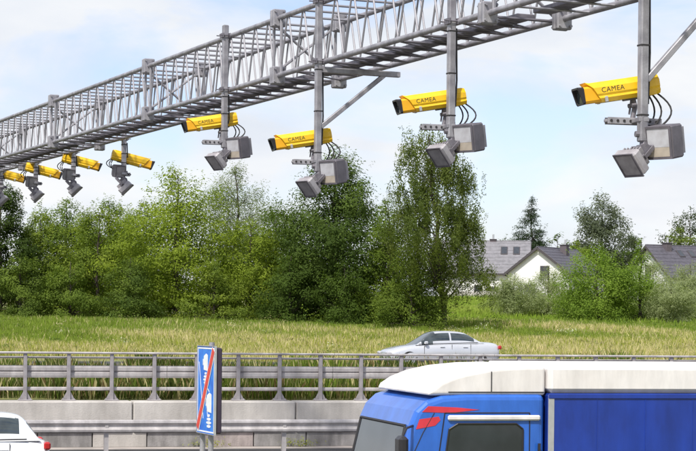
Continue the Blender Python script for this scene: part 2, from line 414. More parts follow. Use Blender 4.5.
def lamp_meshes():
    d = {}
    d['case'] = MB().cbox((-.16,-.17,-.19), (.10,.17,.19), .02).mesh('case')
    mb = MB()
    for k in range(6): mb.cbox((-.23, -.15+k*.055, -.15), (-.155, -.13+k*.055, .15), .004)
    d['heat_sink'] = mb.mesh('heat_sink')
    fr = MB(); 
    for a in ((-.165,-.185,.165,-.160), (-.165,.160,.165,.185), (-.165,-.16,-.14,.16), (.14,-.16,.165,.16)): fr.box((.10, a[0], a[1]), (.116, a[2], a[3]))
    d['frame'] = fr.mesh('frame')
    d['lens'] = MB().box((.099, -.138, -.05), (.108, .138, .158)).mesh('lens')
    d['lens2'] = MB().box((.099, -.138, -.158), (.107, .138, -.052)).mesh('lower_lens')
    y = MB(); y.cbox((-.06, .172, -.05), (-.02, .19, .05), .005); y.cbox((-.06, -.19, -.05), (-.02, -.172, .05), .005); y.cbox((-.26, -.19, -.03), (-.02, -.175, .03), .004); y.cbox((-.26, .175, -.03), (-.02, .19, .03), .004); y.cbox((-.28, -.19, -.03), (-.255, .19, .03), .004)
    d['yoke'] = y.mesh('yoke')
    d['slim'] = MB().cbox((-.04,-.19,-.17), (.10,.19,.17), .025).mesh('case')
    mb = MB()
    for k in range(6): mb.cbox((-.12, -.15+k*.055, -.13), (-.035, -.13+k*.055, .13), .004)
    d['slim_sink'] = mb.mesh('heat_sink')
    return d
LM = lamp_meshes()
def lamp(label, pos, direction, group, scale=1.0, face='lens', case='case'):
    t = thing('infrared_lamp', label, 'lamp', pos, 0, group or 'lamps hung below the cameras')
    t.rotation_mode = 'QUATERNION'; t.rotation_quaternion = rot_to(Vector(direction)).to_quaternion(); t.scale = (scale,)*3
    sl_ = 'slim' if case == 'case_pale' else 'case'
    link('case', LM[sl_], case, t); link('heat_sink', LM['slim_sink' if sl_ == 'slim' else 'heat_sink'], 'case', t); link('frame', LM['frame'], case, t)
    if face == 'lens':
        link('lens', LM['lens'], 'lens', t); link('lower_lens', LM['lens2'], 'lens_tan', t)
    else:
        l2 = LM['lens'].copy(); l2.materials.clear(); link('lens', l2, 'case', t)
        l3 = LM['lens2'].copy(); l3.materials.clear(); link('lower_lens', l3, 'case', t)
    if sl_ == 'slim': link('yoke', LM['yoke'], 'galv_dark', t)
    return t
def unit(ppx, z, side_face, py_house, py_top, py_bot, facing, txt, names, brace=False, tilt=10, hpx=None):
    """one hanging pole with its camera and two lamps. facing -1: camera looks against U, +1 along U"""
    off = -.11 if side_face == 0 else 1.29+.11
    # foot of the pole on the chosen face of the truss
    k = (z-GA.y-GN.y*off)/G.y
    pc = GA+G*k+GN*off
    hz = lambda py: P(ppx, py, z).z
    ztop = ZT+.22 if py_top is None else hz(py_top)
    zbot = hz(py_bot)
    if side_face == 1: ztop = ZB+.3
    pole = thing('hanging_pole', names[0], 'pole', (pc.x, pc.y, ZB), 0, 'poles hanging from the gantry')
    r = RG.to_quaternion().to_matrix().to_4x4()
    MB().cbox((-.058, -.058, zbot-ZB), (.058, .058, ztop-ZB), .016).xf(r).build('square_tube', 'galv', pole)
    for zc in ((ZB, ZT) if ztop > ZT else (ZB,)):   # U-bolt clamps on the chords
        mb = MB(); mb.cbox((-.10, -.085, -.05), (.10, -.06, .05), .006) ; mb.cbox((-.10, .06, -.05), (.10, .085, .05), .006)
        for xx in (-.085, .085): mb.tube([(xx, -.16, 0), (xx, .16, 0)], .012, 6)
        mb.xf(Matrix.Translation((0,0,zc-ZB)) @ r); mb.build('clamp', 'galv_dark', pole)
    for zz in np.linspace(zbot+.35, ZB-.15, 3):
        MB().cbox((-.062,-.062,-.012), (.062,.062,.012), .004).xf(Matrix.Translation((0,0,float(zz)-ZB)) @ r).build('strap', 'rubber', pole)
    MB().tube([Vector((0,0,ZB-.1-ZB))+GN*.085, Vector((0,0,(zbot+ZB)/2-ZB))+GN*.10, Vector((0,0,zbot+.5-ZB))+GN*.08], .016, 6).build('cable', 'rubber', pole, True)
    if brace:
        zb2 = -.10
        MB().cbox((-.05, -.05, zb2-.10), (1.62, .05, zb2), .008).xf(rot_to(GN)).build('bracket_beam', 'galv', pole)
        zlo = hz(brace)-ZB
        a = GN*.05+Vector((0,0,zlo)); b = GN*1.33+Vector((0,0,zb2-.06)); d = b-a
        MB().cbox((0, -.04, -.04), (d.length, .04, .04), .008).xf(Matrix.Translation(a) @ rot_to(d)).build('diagonal_brace', 'galv', pole)
    # camera
    hc = hz(py_house)
    ax = U*facing
    t = math.radians(tilt)
    axis = ax*math.cos(t)-Vector((0,0,math.sin(t)))
    view = -V                                       # towards our side of the road
    hp = Vector((pc.x, pc.y, hc)) + (V*.27 if side_face == 0 else V*.22)
    c = hp+axis*.27
    cam_t = thing('enforcement_camera', names[1], 'camera', c, 0, 'yellow cameras hung from the gantry')
    q = rot_to(axis); cam_t.rotation_mode = 'QUATERNION'; cam_t.rotation_quaternion = q.to_quaternion()
    for nme, m in (('sunshield','yellow'), ('housing','amber'), ('nose','black'), ('window','glass'), ('latch','alu')):
        o = link(nme, CMESH[nme], m, cam_t)
        if nme == 'latch': o2 = link(nme, CMESH[nme], m, cam_t); o2.location.y = -.3
    sgn = 1 if facing < 0 else -1                   # local +Y is the side we see when it looks left
    if txt:
        o = link('lettering', TXT, 'ink', cam_t, (.10, .1542*sgn, .03)); o.rotation_euler = Euler((math.pi/2, 0, math.pi if sgn > 0 else 0))
    # bracket: down from the housing to the perforated bar (world-aligned pieces expressed in camera space)
    inv = (Matrix.Translation(c) @ q).inverted()
    bpos = hp+axis*.12; zbar = hc-.44
    mb = MB(); mb.cbox((-.16,-.05,-.02), (.16,.05,.02), .008, Matrix.Translation(c-Vector((0,0,0))+axis*-.24+ (q.to_3x3() @ Vector((0,0,-.125)))) @ q)
    mb.tube([c+axis*-.24+Vector((0,0,-.12)), c+axis*-.27+Vector((0,0,-.24)), Vector((c.x, c.y, zbar))-axis*.24], .035, 8)
    mb.tube([c+axis*-.22+Vector((0,0,-.13)), Vector((c.x, c.y, zbar+.06))-axis*.19], .016, 6)
    for w in (-.06, .06):
        mb.tube([c+axis*-.26+V*w+Vector((0,0,-.22)), c+axis*-.20+V*w+Vector((0,0,-.22))], .03, 8)
    mb.xf(inv); mb.build('swivel_bracket', 'galv_dark', cam_t, True)
    bc = Vector((hp.x, hp.y, zbar)); 
    RB = rot_to(-ax)
    mb = MB(); b0_, b1_ = (-.42, .36) if facing < 0 else (-.22, .10)
    mb.cbox((b0_, -.04, -.02), (b1_, .04, .02), .006, Matrix.Translation(bc) @ RB)
    mb.cbox((b0_+.02, -.045*1-.012, -.045), (b1_, -.045, .045), .004, Matrix.Translation(bc) @ RB); mb.cbox((b0_+.02, .045, -.045), (b1_, .057, .045), .004, Matrix.Translation(bc) @ RB)
    mb.cbox((-.07, -.33, -.03), (.07, .05, .03), .006, Matrix.Translation(bc) @ rot_to(U))
    mb.xf(inv); mb.build('perforated_bar', 'galv', cam_t)
    mb = MB()
    for k2 in range(8 if facing < 0 else 3):
        for yy in (-.062, .062): mb.tube([RB @ Vector((b0_+.07+k2*.09, yy-.004, 0))+bc, RB @ Vector((b0_+.07+k2*.09, yy+.004, 0))+bc], .019, 8)
    mb.xf(inv); mb.build('bolt_hole', 'rubber', cam_t)
    # hanging cables behind the housing
    mb = MB(); rear = hp-axis*.15
    for w, sag in ((.03, .30), (-.05, .42), (.09, .22)):
        pts = [rear+V*w+Vector((0,0,-.03))]
        e = Vector((pc.x, pc.y, zbot+.12))-ax*.12+V*(w+.1)
        for f in np.linspace(.08, 1, 12):
            f = float(f)
            pts.append(rear.lerp(e, f)-ax*(sag*.75*math.sin(math.pi*f))+V*w)
        mb.tube(pts, .013, 6)
    mb.xf(inv); mb.build('cable', 'rubber', cam_t, True)
    # lamps
    pb = Vector((pc.x, pc.y, zbot))
    la = pb-ax*(.25 if facing < 0 else .12)+view*(.10 if facing < 0 else .02)+Vector((0,0,.0 if facing < 0 else .12))
    lb = pb+ax*(.15 if facing < 0 else .02)+view*.04+Vector((0,0,-.25 if facing < 0 else -.30))
    if facing < 0:
        lamp(names[2]+', upright one with pale window', la, (ax*.80+view*.60-Vector((0,0,.18))), None, 1.16, 'lens', 'case_dark')
        lamp(names[2]+', tilted one turned down', lb, (ax*.62+view*.30-Vector((0,0,.62))), None, 1.0, 'dark', 'case_pale')
    else:
        lamp(names[2]+', upright one', la, (ax*.3+view*.9-Vector((0,0,.2))), None, .85, 'dark', 'case_dark')
        lamp(names[2]+', tilted one turned down', lb+Vector((0,0,.02)), (ax*.66+view*.15-Vector((0,0,.7))), None, 1.1, 'dark', 'case_pale')
    # clamp that joins the lamps to the pole
    mb = MB(); o3 = Vector((pc.x, pc.y, ZB))
    mb.tube([pb+Vector((0,0,.25))-ax*.02-o3, pb-ax*.02+Vector((0,0,-.12))-o3, pb+ax*(.08 if facing < 0 else 0)+Vector((0,0,-.22))-o3], .055, 8)
    mb.tube([pb+Vector((0,0,.1))-ax*.2-o3, pb+Vector((0,0,.1))+ax*.1-o3], .04, 8)
    mb.tube([pb+Vector((0,0,-.12))-V*.12-o3, pb+Vector((0,0,-.12))+V*.12-o3], .09, 10)
    mb.build('lamp_knuckle', 'galv_dark', pole, True)
unit(649.5, 26.1, 0, 86, None, 142, -1, True, ('square hanging pole with diagonal brace, first from the truck', 'yellow camera on the hanging pole closest above the truck', 'grey infrared lamp on the pole closest above the truck', None), brace=80)
unit(455, 31.3, 0, 98, None, 138, -1, True, ('square hanging pole without brace in front of the birch', 'yellow camera hung in front of the birch top', 'grey infrared lamp on the pole in front of the birch', None))
unit(323.5, 36.3, 0, 137, None, 172, -1, True, ('square hanging pole with bracket beam and diagonal brace before the dark tree', 'yellow camera beside the braced pole above the dark tree', 'grey infrared lamp on the braced pole above the dark tree', None), brace=127)
unit(227, 40.9, 0, 120, 25, 148, -1, True, ('square hanging pole whose top just clears the upper chord', 'yellow camera hung above the maple between two bigger cameras', 'grey infrared lamp on the pole above the maple', None))
for ppx, z, ph, pb_, where in ((118.5, 52.5, 157, 176, 'hung next to the maple'), (69, 57, 159.5, 179, 'second along from the maple'), (28, 60.9, 168.5, 186, 'third along from the maple'), (-10, 65, 173, 191, 'hung above the dark edge tree')):
    unit(ppx, z, 1, ph, 100, pb_, 1, False, ('short pole under the far face of the gantry, '+where, 'yellow camera looking the other way, '+where, 'infrared lamp under opposite-facing camera '+where, None), tilt=13)

# ------------------------------------------------------------------ road sign (end of average-speed control)
sc_ = P(206.3, 390, 19.5)
e = Vector((.205, -.53, 0)).normalized(); nrm = Vector((e.y, -e.x, 0))     # along the face to its near edge / out of the face
sw, sh = .285, .425
sg0 = float(ground(sc_.x, sc_.y))
sign = thing('road_sign', 'blue rectangular end-of-speed-control sign with red diagonal on two posts', 'road sign', (sc_.x, sc_.y, sg0))
MS = Matrix.Translation((0,0,sc_.z-sg0)) @ Matrix((e, Vector((0,0,1)), nrm)).transposed().to_4x4()   # local x along face, y up, z out
MB().cbox((-sw, -sh, -.004), (sw, sh, .004), .003).xf(MS).build('panel', 'sign_blue', sign)
mb = MB(); mb.cbox((-sw+.01, -sh+.01, -.075), (sw-.01, sh-.01, -.006), .012); mb.xf(MS).build('backing_box', 'sign_back', sign)
mb = MB()
for a in ((-sw-.004,-sh-.006,sw+.004,-sh), (-sw-.004,sh,sw+.004,sh+.006), (-sw-.006,-sh,-sw,sh), (sw,-sh,sw+.006,sh)): mb.box((a[0],a[1],-.012), (a[2],a[3],.010))
mb.xf(MS).build('edge_frame', 'alu', sign)
zf = .006
def flat(mb, pts, z=zf, th=.0015):
    n = len(pts)
    return mb.add([Vector((x,y,z-th)) for x,y in pts]+[Vector((x,y,z)) for x,y in pts], [tuple(range(n,2*n)), tuple(reversed(range(n)))]+[(i,(i+1)%n,n+(i+1)%n,n+i) for i in range(n)])
def circ(cx, cy, r, ry=None, n=18): return [(cx+r*math.cos(2*math.pi*i/n), cy+(ry or r)*math.sin(2*math.pi*i/n)) for i in range(n)]
mb = MB()
b1 = .012
for a in ((-sw+b1,-sh+b1,sw-b1,-sh+b1+.014), (-sw+b1,sh-b1-.014,sw-b1,sh-b1), (-sw+b1,-sh+b1+.014,-sw+b1+.014,sh-b1-.014), (sw-b1-.014,-sh+b1+.014,sw-b1,sh-b1-.014)): flat(mb, [(a[0],a[1]),(a[2],a[1]),(a[2],a[3]),(a[0],a[3])])
mb.xf(MS).build('border', 'sign_white', sign)
mb = MB()                                                # pictogram: two roadside cameras and the road edges
for cx, cy, k in ((-.02, .27, 1.0), (.10, -.12, 1.15)):
    flat(mb, [(cx-.055*k, cy-.075*k), (cx+.075*k, cy-.085*k), (cx+.075*k, cy+.07*k), (cx+.02*k, cy+.085*k), (cx-.055*k, cy+.06*k)])
    flat(mb, [(cx-.085*k, cy-.03*k), (cx-.062*k, cy-.03*k), (cx-.062*k, cy+.03*k), (cx-.085*k, cy+.03*k)])
    cy2 = cy-.155*k
    for j, (w, hh) in enumerate(((.03, .02), (.055, .022), (.07, .022), (.055, .022))): flat(mb, circ(cx+.005, cy2+.045*k-.03*j*k, w*k, .0125*k))
flat(mb, [(-.235, .27), (-.222, .27), (-.075, -.28), (-.088, -.28)])
flat(mb, [(-.055, .08), (-.043, .08), (.075, -.26), (.063, -.26)])
flat(mb, [(.04, .02), (.05, .025), (.12, -.01), (.115, -.02)])
mb.xf(MS).build('pictogram', 'sign_white', sign)
for wdt, z_, m_ in ((.052, .0085, 'sign_white'), (.038, .0115, 'sign_red')):
    mb = MB(); a, b = Vector((-sw+.03, -sh+.045, 0)), Vector((sw-.03, sh-.03, 0)); d = (b-a).normalized(); pr = Vector((-d.y, d.x, 0))*wdt
    flat(mb, [tuple((a-pr).xy), tuple((b-pr).xy), tuple((b+pr).xy), tuple((a+pr).xy)], z_); mb.xf(MS).build('diagonal_stripe' if m_ == 'sign_red' else 'stripe_outline', m_, sign)
for u_ in (-.245, .03):
    b = MS @ Vector((u_, 0, -.042)); MB().tube([(b.x, b.y, -.1), (b.x, b.y, sc_.z-sg0+sh+(.04 if u_ > 0 else -.1))], .027, 12).build('post', 'galv', sign, True)
    for yy in (-.28, .25):
        mb = MB(); mb.cbox((u_-.06, yy-.02, -.10), (u_+.06, yy+.02, -.07), .004); mb.xf(MS).build('clamp', 'galv_dark', sign)

# ------------------------------------------------------------------ cars
def loft(rings, cap=True):
    mb = MB(); n = len(rings[0]); vs = [p for r in rings for p in r]
    fs = [(i*n+j, i*n+(j+1) % n, (i+1)*n+(j+1) % n, (i+1)*n+j) for i in range(len(rings)-1) for j in range(n)]
    if cap: fs += [tuple(reversed(range(n))), tuple((len(rings)-1)*n+j for j in range(n))]
    return mb.add(vs, fs)
def wheel_mesh():
    prof = [(.20,-.09),(.30,-.105),(.325,-.08),(.33,0),(.325,.08),(.30,.105),(.20,.09)]; n = 24; mb = MB()
    vs = [Vector((r*math.cos(2*math.pi*k/n), y, r*math.sin(2*math.pi*k/n))) for k in range(n) for r, y in prof]; m = len(prof)
    mb.add(vs, [(k*m+j, k*m+j+1, ((k+1)%n)*m+j+1, ((k+1)%n)*m+j) for k in range(n) for j in range(m-1)])
    ty = mb.mesh('tyre', True)
    rb = MB()
    rb.tube([(0,-.085,0),(0,.085,0)], .205, 24)
    for k in range(5):
        a = 2*math.pi*k/5; M_ = Matrix.Rotation(a, 4, 'Y'); rb.box((-.025, -.1, .03), (.025, -.084, .2), M_); rb.box((-.025, .084, .03), (.025, .1, .2), M_)
    return ty, rb.mesh('rim')
TY, RIM = wheel_mesh()
def car(name, label, loc, rz, paint, st, belt, roof, wheels, tail_x, hatch=False):
    """st: stations (x, half width, z bottom, z top); belt: (x front, x rear, z front, z rear, half width); roof: (x0, x1, z, half width)"""
    t = thing(name, label, 'car', loc, rz)
    rings = []
    for x, w, zb, zt in st:
        h = [(w*.82, zb), (w*.97, zb+.10), (w, zb+(zt-zb)*.45), (w*.985, zb+(zt-zb)*.75), (w*.90, zt-.035), (w*.62, zt), (0, zt+.012)]
        ring = [Vector((x, y, z)) for y, z in h]+[Vector((x, -y, z)) for y, z in reversed(h[:-1])]
        rings.append(ring)
    b = loft(rings).build('body', paint, t, True)
    sm = b.modifiers.new('round', 'SUBSURF'); sm.levels = sm.render_levels = 2
    xf0, xr0, zf0, zr0, wb_ = belt; xf1, xr1, zr, wr = roof; xb = xf1+(xr1-xf1)*.5
    # cabin: one smooth surface cut into roof skin, windscreen, rear window and side windows
    xs = np.linspace(xf0, xr0, 85); ph_ = np.linspace(0, np.pi, 57)
    hg = np.interp(xs, [xf0, xf0+.02, xf1-.12, xf1+.15, (xf1+xr1)/2, xr1-.2, xr1+.10, xr0-.02, xr0], [0, .02, .90, .975, 1.0, .96, .86, .03, 0])
    for _ in range(14): hg[1:-1] = (hg[:-2]+2*hg[1:-1]+hg[2:])/4
    zb_ = np.interp(xs, [xf0, xr0], [zf0, zr0])-.03; Hh = zr-zb_; cl = np.zeros((85, 57), int); vv = np.zeros((85, 57, 3))
    for i_ in range(85):
        for j_ in range(57):
            c_, s2_ = math.cos(ph_[j_]), math.sin(ph_[j_]); yy = math.copysign(abs(c_)**.45, c_); zz = s2_**.45*hg[i_]
            vv[i_, j_] = (xs[i_], yy*wb_*(1-(1-wr/wb_)*zz), zb_[i_]+zz*Hh[i_])
    groups = {}
    for i_ in range(84):
        for j_ in range(56):
            c4_ = vv[i_:i_+2, j_:j_+2].reshape(4,3).mean(0); fl = (c4_[2]-zb_[i_])/max(hg[i_]*Hh[i_], .01); yr = abs(c4_[1])/(wb_*(1-(1-wr/wb_)*hg[i_])); x_ = xs[i_]; sg_ = 1 if c4_[1] > 0 else -1
            k_ = 'skin'
            if yr < .90 and xf0+.03 < x_ < xf1-.02 and fl > .5: k_ = 'windscreen'
            elif yr < .90 and xr1+.10 < x_ < xr0-.04 and fl > .5: k_ = 'rear_window'
            elif .14 < fl < .86 and yr > .55 and xf0+.22 < x_ < xr0-.40 and abs(x_-xb) > .03: k_ = ('side_window', sg_, x_ < xb)
            groups.setdefault(k_, []).append((i_, j_))
    for k_, qs in groups.items():
        mb = MB(); ix = {}
        for i_, j_ in qs:
            f_ = []
            for a_, b_ in ((i_,j_),(i_+1,j_),(i_+1,j_+1),(i_,j_+1)):
                if (a_,b_) not in ix: ix[(a_,b_)] = len(mb.v); mb.v.append(tuple(vv[a_,b_]))
                f_.append(ix[(a_,b_)])
            mb.f.append(tuple(f_))
        mb.build('roof' if k_ == 'skin' else (k_ if isinstance(k_, str) else k_[0]), paint if k_ == 'skin' else 'glass', t, True)
    for s_ in (-1, 1):
        mb = MB(); mb.cbox((-.06,-.10,-.06), (.06,.08,.06), .03); mb.xf(Matrix.Translation((xf0+.36, s_*(wb_+.12), zf0+.06))); mb.build('mirror', paint, t)
        x0 = st[-1][0]
        mb = MB(); mb.cbox((tail_x-.06, -.14, -.07), (tail_x+.06, .14, .07), .03); mb.xf(Matrix.Translation((0, s_*(st[-2][1]-.10), st[-2][3]-.16 if not hatch else .88))); mb.build('tail_light', 'lamp_red', t)
        mb = MB(); mb.cbox((-.10,-.18,-.06), (.10,.16,.06), .04); mb.xf(Matrix.Translation((st[1][0]-.02, s_*(st[1][1]-.18), st[1][3]-.13))); mb.build('headlight', 'lens', t)
        for wx in wheels:
            w_ = thing_part('wheel', t, (wx, s_*(st[2][1]-.10), .33)); 
        for yy in (.62,):
            MB().cbox((st[2][0], s_*(st[2][1]+.004)-.006, .50), (st[-3][0], s_*(st[2][1]+.004)+.006, .54), .004).build('side_strip', 'black', t)
        for dx_ in (xf0+.30, xb+.02, xr0-.55):
            MB().tube([(dx_, s_*(st[4][1]*.955), .93), (dx_, s_*(st[4][1]*.975), .75), (dx_, s_*(st[4][1]*.985), .55), (dx_, s_*(st[4][1]*.97), .32)], .008, 5).build('door_seam', 'rubber', t)
        MB().tube([(xf0+.10, s_*(wb_+.035), zf0+.005), (xr0-.25, s_*(wb_+.035), zr0+.0)], .014, 6).build('waist_trim', 'black', t)
        for hx in (xb-.35, xb+.55):
            MB().cbox((hx-.09, s_*(st[2][1])-.03, .80), (hx+.09, s_*(st[2][1])+.012, .83), .006).build('door_handle', paint, t)
    return t
def thing_part(name, parent, loc):
    o = link(name, TY, 'rubber', parent, loc); r = link('rim', RIM, 'alu', o); return o
far_road_z = 1.386
cc_ = P(439, 340, 76); cc_.z = far_road_z
# stations run from the nose (-x) to the tail (+x)
SED = [(-2.22,.62,.30,.60),(-2.12,.78,.22,.70),(-1.75,.86,.20,.80),(-1.0,.88,.20,.92),(-.3,.89,.20,.97),(.6,.89,.20,.99),(1.3,.88,.20,1.00),(1.75,.86,.22,1.00),(2.12,.82,.26,.97),(2.22,.70,.34,.80)]
car('sedan_car', 'silver white sedan driving on the far carriageway', cc_, TH, 'paint_silver', SED, (-1.12, 1.55, .91, .99, .76), (-.32, .80, 1.42, .56), (-1.38, 1.33), 2.17)
HAT = [(-2.05,.62,.30,.62),(-1.95,.78,.22,.72),(-1.6,.85,.20,.84),(-.95,.87,.20,.96),(-.3,.88,.20,.99),(.6,.88,.20,1.01),(1.2,.88,.20,1.02),(1.65,.87,.22,1.00),(1.93,.84,.28,.96),(2.02,.74,.36,.86)]
hc_ = P(48, 437, 36.5); hc_ = hc_-U*2.02; hc_.z = .006
car('hatchback_car', 'white hatchback in front of the guard rail', hc_, TH, 'paint_carwhite', HAT, (-1.05, 1.82, .95, 1.0, .77), (-.25, 1.45, 1.47, .58), (-1.28, 1.25), 1.93, True)

# ------------------------------------------------------------------ lorry
tz = 22.0
tp = P(397, 400, tz); tp.z = .006
lor = thing('lorry', 'blue lorry with white topped box body and red striped cab', 'lorry', tp, TH)
Wd = 2.3                                               # local x rearwards, y away from us; near side at y = 0
YX, ZX = Vector((1,0,0)), Vector((0,0,1))
def side_prism(prof, y0, y1): 
    return MB().prism(prof, [(0,y0,0),(0,y1,0)], (YX, ZX))
cabp = [(.06,.55),(.0,.75),(0,1.30),(.04,1.60),(.15,2.10),(.22,2.26),(.34,2.37),(.52,2.43),(.8,2.45),(1.72,2.45),(1.72,.55)]
cab = side_prism(cabp, 0, Wd).build('cab', 'truck_cab', lor)
bv = cab.modifiers.new('bevel', 'BEVEL'); bv.width = .07; bv.segments = 3; bv.limit_method = 'ANGLE'
fair = side_prism([(.36,2.43),(.40,2.50),(.52,2.58),(.72,2.66),(1.0,2.72),(1.35,2.755),(1.74,2.765),(1.74,2.43)], .04, Wd-.04).build('roof_fairing', 'truck_white', lor)
bv = fair.modifiers.new('bevel', 'BEVEL'); bv.width = .10; bv.segments = 4; bv.limit_method = 'ANGLE'
wv = [(.50,1.30),(1.46,1.30),(1.46,2.06),(1.38,2.12),(.70,2.12),(.60,2.06)]
MB().prism([(a, b) for a, b in wv], [(0,-.006,0),(0,.01,0)], (YX, ZX)).build('door_window', 'window_glass', lor)
mb = MB()
for i in range(len(wv)):
    a, b = wv[i], wv[(i+1) % len(wv)]; mb.tube([(a[0], -.008, a[1]), (b[0], -.008, b[1])], .010, 6)
mb.build('window_seal', 'black', lor)
MB().cbox((.58,-.035,2.155), (1.66,.0,2.215), .02).build('drip_rail', 'truck_white', lor)
dl = MB()
for a, b in (((.42,.75),(.42,1.3)), ((.42,1.3),(.55,2.24)), ((1.54,.75),(1.54,2.24)), ((.42,.75),(1.54,.75)), ((.55,2.24),(1.54,2.24))): dl.tube([(a[0],-.001,a[1]),(b[0],-.001,b[1])], .007, 5)
dl.build('door_seam', 'black', lor)
MB().cbox((1.30,-.03,1.12), (1.48,.0,1.17), .01).build('door_handle', 'black', lor)
MB().add([(.035,.12,1.55),(.035,Wd-.12,1.55),(.152,Wd-.16,2.09),(.152,.16,2.09)], [(0,1,2,3)]).xf(Matrix.Translation((-.012,0,.0))).build('windscreen', 'window_glass', lor)
for pr in ([(.29,2.25),(.62,2.24),(.95,2.275),(.70,2.30),(.36,2.315)], [(.22,2.06),(.44,2.10),(.50,2.16),(.48,2.20),(.26,2.17)]):
    MB().prism(pr, [(0,-.004,0),(0,.012,0)], (YX, ZX)).build('red_stripe', 'red', lor)
mm = MB(); mm.cbox((-.06,-.34,1.52), (.05,-.12,2.0), .035); mm.tube([(.0,-.2,1.96),(.08,-.12,2.08),(.2,.03,2.10)], .014, 6); mm.tube([(.0,-.2,1.55),(.1,.03,1.5)], .014, 6); mm.build('mirror', 'black', lor)
BX0, BX1 = 1.75, 8.1
MB().cbox((BX0, -.03, .95), (BX1, Wd+.03, 2.458), .03).build('box_body', 'truck_blue', lor)
MB().cbox((BX0+.002, -.028, 2.462), (BX1-.002, Wd+.028, 2.775), .05).build('box_top', 'truck_white', lor)
MB().cbox((BX0, -.045, 2.40), (BX1, -.026, 2.455), .006).build('upper_rail', 'truck_blue', lor)
MB().cbox((BX0, -.045, .93), (BX1, -.026, 1.03), .008).build('lower_rail', 'alu', lor)
for k in range(1, 11):
    x = BX0+k*.58; MB().cbox((x-.004, -.036, 1.04), (x+.004, -.0285, 2.395), .001).build('side_rib', 'truck_blue', lor)
MB().cbox((.3, .35, .55), (BX1-.1, Wd-.35, .93), .03).build('chassis', 'black', lor)
TY2 = TY.copy(); 
for wx in (.85, 6.2):
    for yy in (.16, Wd-.16):
        w = link('wheel', TY, 'rubber', lor, (wx, yy, .45)); w.scale = (1.36, 1.5, 1.36); link('rim', RIM, 'alu', w)
MB().cbox((-.03, .1, .42), (.18, Wd-.1, .74), .05).build('bumper', 'truck_cab', lor)
for yy in (.3, Wd-.3):
    MB().cbox((-.035, yy-.16, .80), (.06, yy+.16, .96), .03).build('headlight', 'lens', lor)
    MB().cbox((BX1-.02, yy-.15, .80), (BX1+.05, yy+.15, .92), .02).build('tail_light', 'lamp_red', lor)
for yy in (.55, 1.35): MB().tube([(.03, yy, 1.54), (.06, yy+.35, 1.66), (.085, yy+.62, 1.74)], .012, 5).build('wiper', 'black', lor)
for (x0, z_0, x1, z_1) in ((.60,2.47,1.72,2.47), (1.10,2.47,1.10,2.70)): MB().tube([(x0,.036,z_0), (x1,.036,z_1)], .006, 5).build('fairing_seam', 'rubber', lor)
MB().tube([(1.62,-.05,1.0), (1.64,-.05,1.9)], .018, 8).build('grab_rail', 'black', lor)
MB().cbox((BX0-.001, -.036, 1.0), (BX0+.07, -.0275, 2.45), .004).build('corner_trim', 'alu', lor)
sl4 = [(.024,.12,1.55),(.024,Wd-.12,1.55),(.141,Wd-.16,2.09),(.141,.16,2.09)]
for k in range(4): MB().tube([sl4[k], sl4[(k+1) % 4]], .018, 6).build('windscreen_seal', 'rubber', lor)
MB().tube([(.43,-.001,2.24), (.30,-.001,2.02), (.06,-.001,1.5)], .005, 5).build('corner_seam', 'rubber', lor)
for ch in lor.children:
    if not ch.name.startswith('wheel'): ch.location.z -= .07

